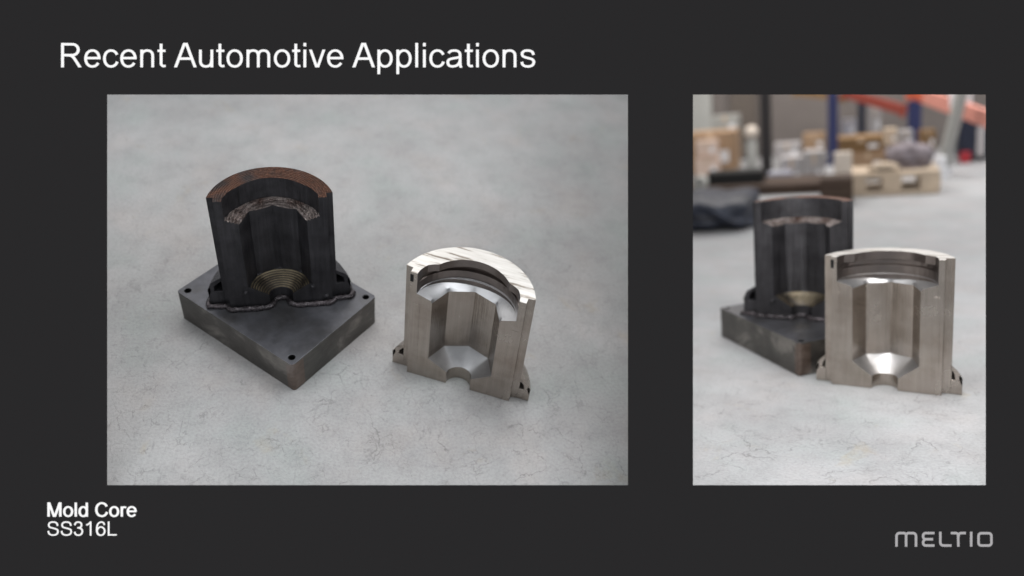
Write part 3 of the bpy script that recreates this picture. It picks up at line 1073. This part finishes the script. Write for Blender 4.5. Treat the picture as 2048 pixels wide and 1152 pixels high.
# white leaning post and white drum
a, b = at('R', 1884, 332, 27.5), at('R', 1925, 180, 27.0)
root = thing('leaning_pole', 'R', a.x, a.y, 0, 0, 1, label='white pole leaning to the right behind the bright floor patch', cat='pole')
bm = bmesh.new(); add_tube(bm, [(0, 0, a.z * .3), (b.x - a.x, b.y - a.y, b.z)], .27, 12)
mesh_obj('tube', bm, BG['wall_light'], root, smooth=60)
bm = bmesh.new(); add_lathe(bm, [(.42, 0), (.42, .3), (.3, .35)]); mesh_obj('pole_foot', bm, BG['white'], root, smooth=40)
r, w, h = obj_at('white_drum', 1868, 1894, 314, 352, 25.5, 'small white drum at the right end of the pallet', 'drum', None, True)
bm = bmesh.new(); add_lathe(bm, [(w * .95, 0), (w, .05), (w, h * .9), (w * .9, h)], 0, .4); mesh_obj('drum_body', bm, BG['white'], r, smooth=40)
bm = bmesh.new(); add_lathe(bm, [(w * 1.03, h * .84), (w * 1.03, h * .95)], 0, .4); mesh_obj('drum_rim', bm, BG['white'], r, smooth=40)
r, w, h = obj_at('white_carton', 1902, 1944, 180, 214, 28.5, 'white box hanging in view at the top right corner', 'box')
part('carton_body', r, BG['white'], [(-w, w, 0, 1.0, 0, h)]); part('flap', r, BG['white'], [(-w, w, -.02, 0, h * .6, h)], 0)
# navy machine
r, w, h = obj_at('navy_cabinet', 1918, 1990, 236, 318, 31.5, 'dark navy cabinet at the right edge of the right picture', 'cabinet', None, True)
part('cabinet_body', r, BG['navy'], [(-w, w, 0, 1.5, .2, h)], .05)
part('door', r, BG['navy'], [(-w * .9, -w * .1, -.05, 0, .3, h * .95)], .01)
part('door', r, BG['greybox'], [(w * .0, w * .45, -.05, 0, .3, h * .8)], .01, None)
part('red_foot', r, BG['redbit'], [(-w * .95, -w * .35, -.3, -.05, .0, .55)], .03)

# pallet with blocks
def pallet(px0, px1, pt, pb, Y, label, dep=2.6, rz=0.0):
    r, w, h = obj_at('wooden_pallet', px0, px1, pt, pb, Y, label, 'pallet', None, True)
    n = 5
    for k in range(n):
        y0 = dep * k / n
        part('top_board', r, BG['wood'], [(-w, w, y0, y0 + dep / n * .8, h * .78, h)], .01)
    for xb in (-w * .86, -w * .05, w * .8):
        for yb in (0.02, dep - .5):
            part('block', r, BG['wood'], [(xb - w * .22, xb + w * .22, yb, yb + .45, h * .2, h * .775)], .02)
    for yb in (0, dep - .45):
        part('bottom_board', r, BG['wood'], [(-w, w, yb, yb + .45, 0, h * .195)], .01)
pallet(1700, 1880, 344, 392, 21.8, 'pale wooden pallet on the floor in the middle distance, under grey bundle')
carton(1668, 1704, 306, 358, 21.9, BG['cream'], 'cream block standing beside the left end of the pallet', .6, group=None, tape=False, cat='block')
# dark block added where a shadow lies, below the cream block
r, w, h = obj_at('shadow_block', 1640, 1706, 356, 412, 19.6, 'dark brown block added for the shadow just right of the black core top', 'shadow block', None, True)
for k in range(3):
    part('shadow_strip', r, BG['wood_dark'], [(-w, w, 0, .08, h * (k / 3 + .01), h * (k + 1) / 3 - h * .02)], .01)
part('shadow_body', r, BG['wood_dark'], [(-w * .97, w * .97, .085, 1.6, 0.01, h * .97)], .01)
# grey bundle on the pallet
def lump(name, px0, px1, pt, pb, Y, mat, label, cat, dep=1.0, seed=1, ground=False, squash=2.6, parts=()):
    r, w, h = obj_at(name, px0, px1, pt, pb, Y, label, cat, None, ground)
    bm = bmesh.new()
    bmesh.ops.create_icosphere(bm, subdivisions=4, radius=1)
    rnd = random.Random(seed)
    ph = [rnd.random() * 6 for _ in range(6)]
    for v in bm.verts:
        c = v.co
        n = c.normalized()
        q = 1 + .08 * math.sin(5 * n.x + ph[0]) * math.sin(4 * n.z + ph[1]) + .05 * math.sin(11 * n.x + ph[2] + 6 * n.z) + .04 * math.sin(13 * n.y + ph[3])
        f = (abs(n.x) ** squash + abs(n.y) ** squash + abs(n.z) ** squash) ** (-1 / squash)
        v.co = Vector((n.x * f * q * w, n.y * f * q * dep / 2 + dep / 2, max(0, n.z * f * q * .5 + .5) * h))
    mesh_obj('wrapped_body', bm, mat, r, smooth=60)
    bm = bmesh.new()
    add_tube(bm, [(w * 1.02 * math.cos(t), dep / 2 + dep * .54 * math.sin(t), h * .5) for t in [2 * PI * k / 24 for k in range(24)]], .03, 6, True)
    mesh_obj('strap', bm, BG['post'], r)
    return r
lump('grey_bundle', 1772, 1868, 290, 352, 22.6, BG['bundle'], 'grey sack-like bundle lying on the pallet', 'bundle', 1.6, 3)
lump('pale_bundle', 1738, 1800, 326, 352, 21.9, BG['wood'], 'pale beige bundle at the front of the pallet load', 'bundle', .5, 8)
# bench with black slab, left
r, w, h = obj_at('low_bench', 1350, 1660, 372, 420, 23.2, 'dark brown low bench running across behind the black core', 'bench', None, True)
part('bench_top', r, BG['wood_dark'], [(-w, w, 0, 3.0, h * .8, h)], .03)
part('front_panel', r, BG['wood_dark'], [(-w * .98, w * .98, .1, .3, 0, h * .79)], .02)
for sx in (-.9, 0, .9): part('leg', r, BG['post'], [(w * sx - .15, w * sx + .15, 2.4, 2.8, 0, h * .79)], .02)
r, w, h = obj_at('black_case', 1412, 1526, 345, 371, 24.0, 'flat black case lying on the brown bench', 'case')
part('case_body', r, BG['black'], [(-w, w, 0, 1.4, 0, h * .75)], .05)
part('case_lid', r, BG['black'], [(-w * .98, w * .98, .02, 1.38, h * .76, h)], .05)
r, w, h = obj_at('grey_roll', 1386, 1410, 354, 382, 22.6, 'small round grey roll at the left edge on the bench', 'roll')
bm = bmesh.new(); bmesh.ops.create_cone(bm, cap_ends=True, segments=24, radius1=h / 2, radius2=h / 2, depth=.8, matrix=Matrix.Translation((0, .4, h / 2)) @ Matrix.Rotation(PI / 2, 4, 'X'))
mesh_obj('roll_body', bm, BG['wall_light'], r, smooth=40, bevel=.03)
bm = bmesh.new(); bmesh.ops.create_cone(bm, cap_ends=True, segments=16, radius1=h / 6, radius2=h / 6, depth=.9, matrix=Matrix.Translation((0, .4, h / 2)) @ Matrix.Rotation(PI / 2, 4, 'X'))
mesh_obj('roll_core', bm, BG['post'], r, smooth=40)
# dark blue tarpaulin on the floor at the left
lump('blue_tarpaulin', 1330, 1508, 402, 470, 14.6, BG['tarp'], 'crumpled dark blue tarpaulin on the floor behind the black core', 'tarpaulin', 4.0, 5, True, 4)

carton(1424, 1476, 232, 268, 34.0, BG['wall_light'], 'pale grey box above the tan carton at the far left', 1.5)
carton(1548, 1600, 288, 318, 33.0, BG['greybox'], 'grey box high behind the low wrapped box', 1.5)
carton(1606, 1650, 268, 302, 34.5, BG['card'], 'tan box behind the taller grey carton', 1.5)
carton(1684, 1712, 240, 275, 36.0, BG['bluebox'], 'pale bluish box between the two left racking uprights', 1.2)
carton(1736, 1762, 214, 274, 36.0, BG['greybox'], 'tall grey box right of the thin dark upright', 1.2)
carton(1768, 1794, 258, 290, 24.6, BG['wood'], 'small beige box right of the brown carton stack', .7)
carton(1798, 1826, 262, 292, 25.2, BG['greybox'], 'small grey box behind the sack bundle', .8)
beam((1590, 184), (1690, 196), 15, 36.0, 35.0, BG['card_dark'], 'brown racking beam at the top left of the blue upright')
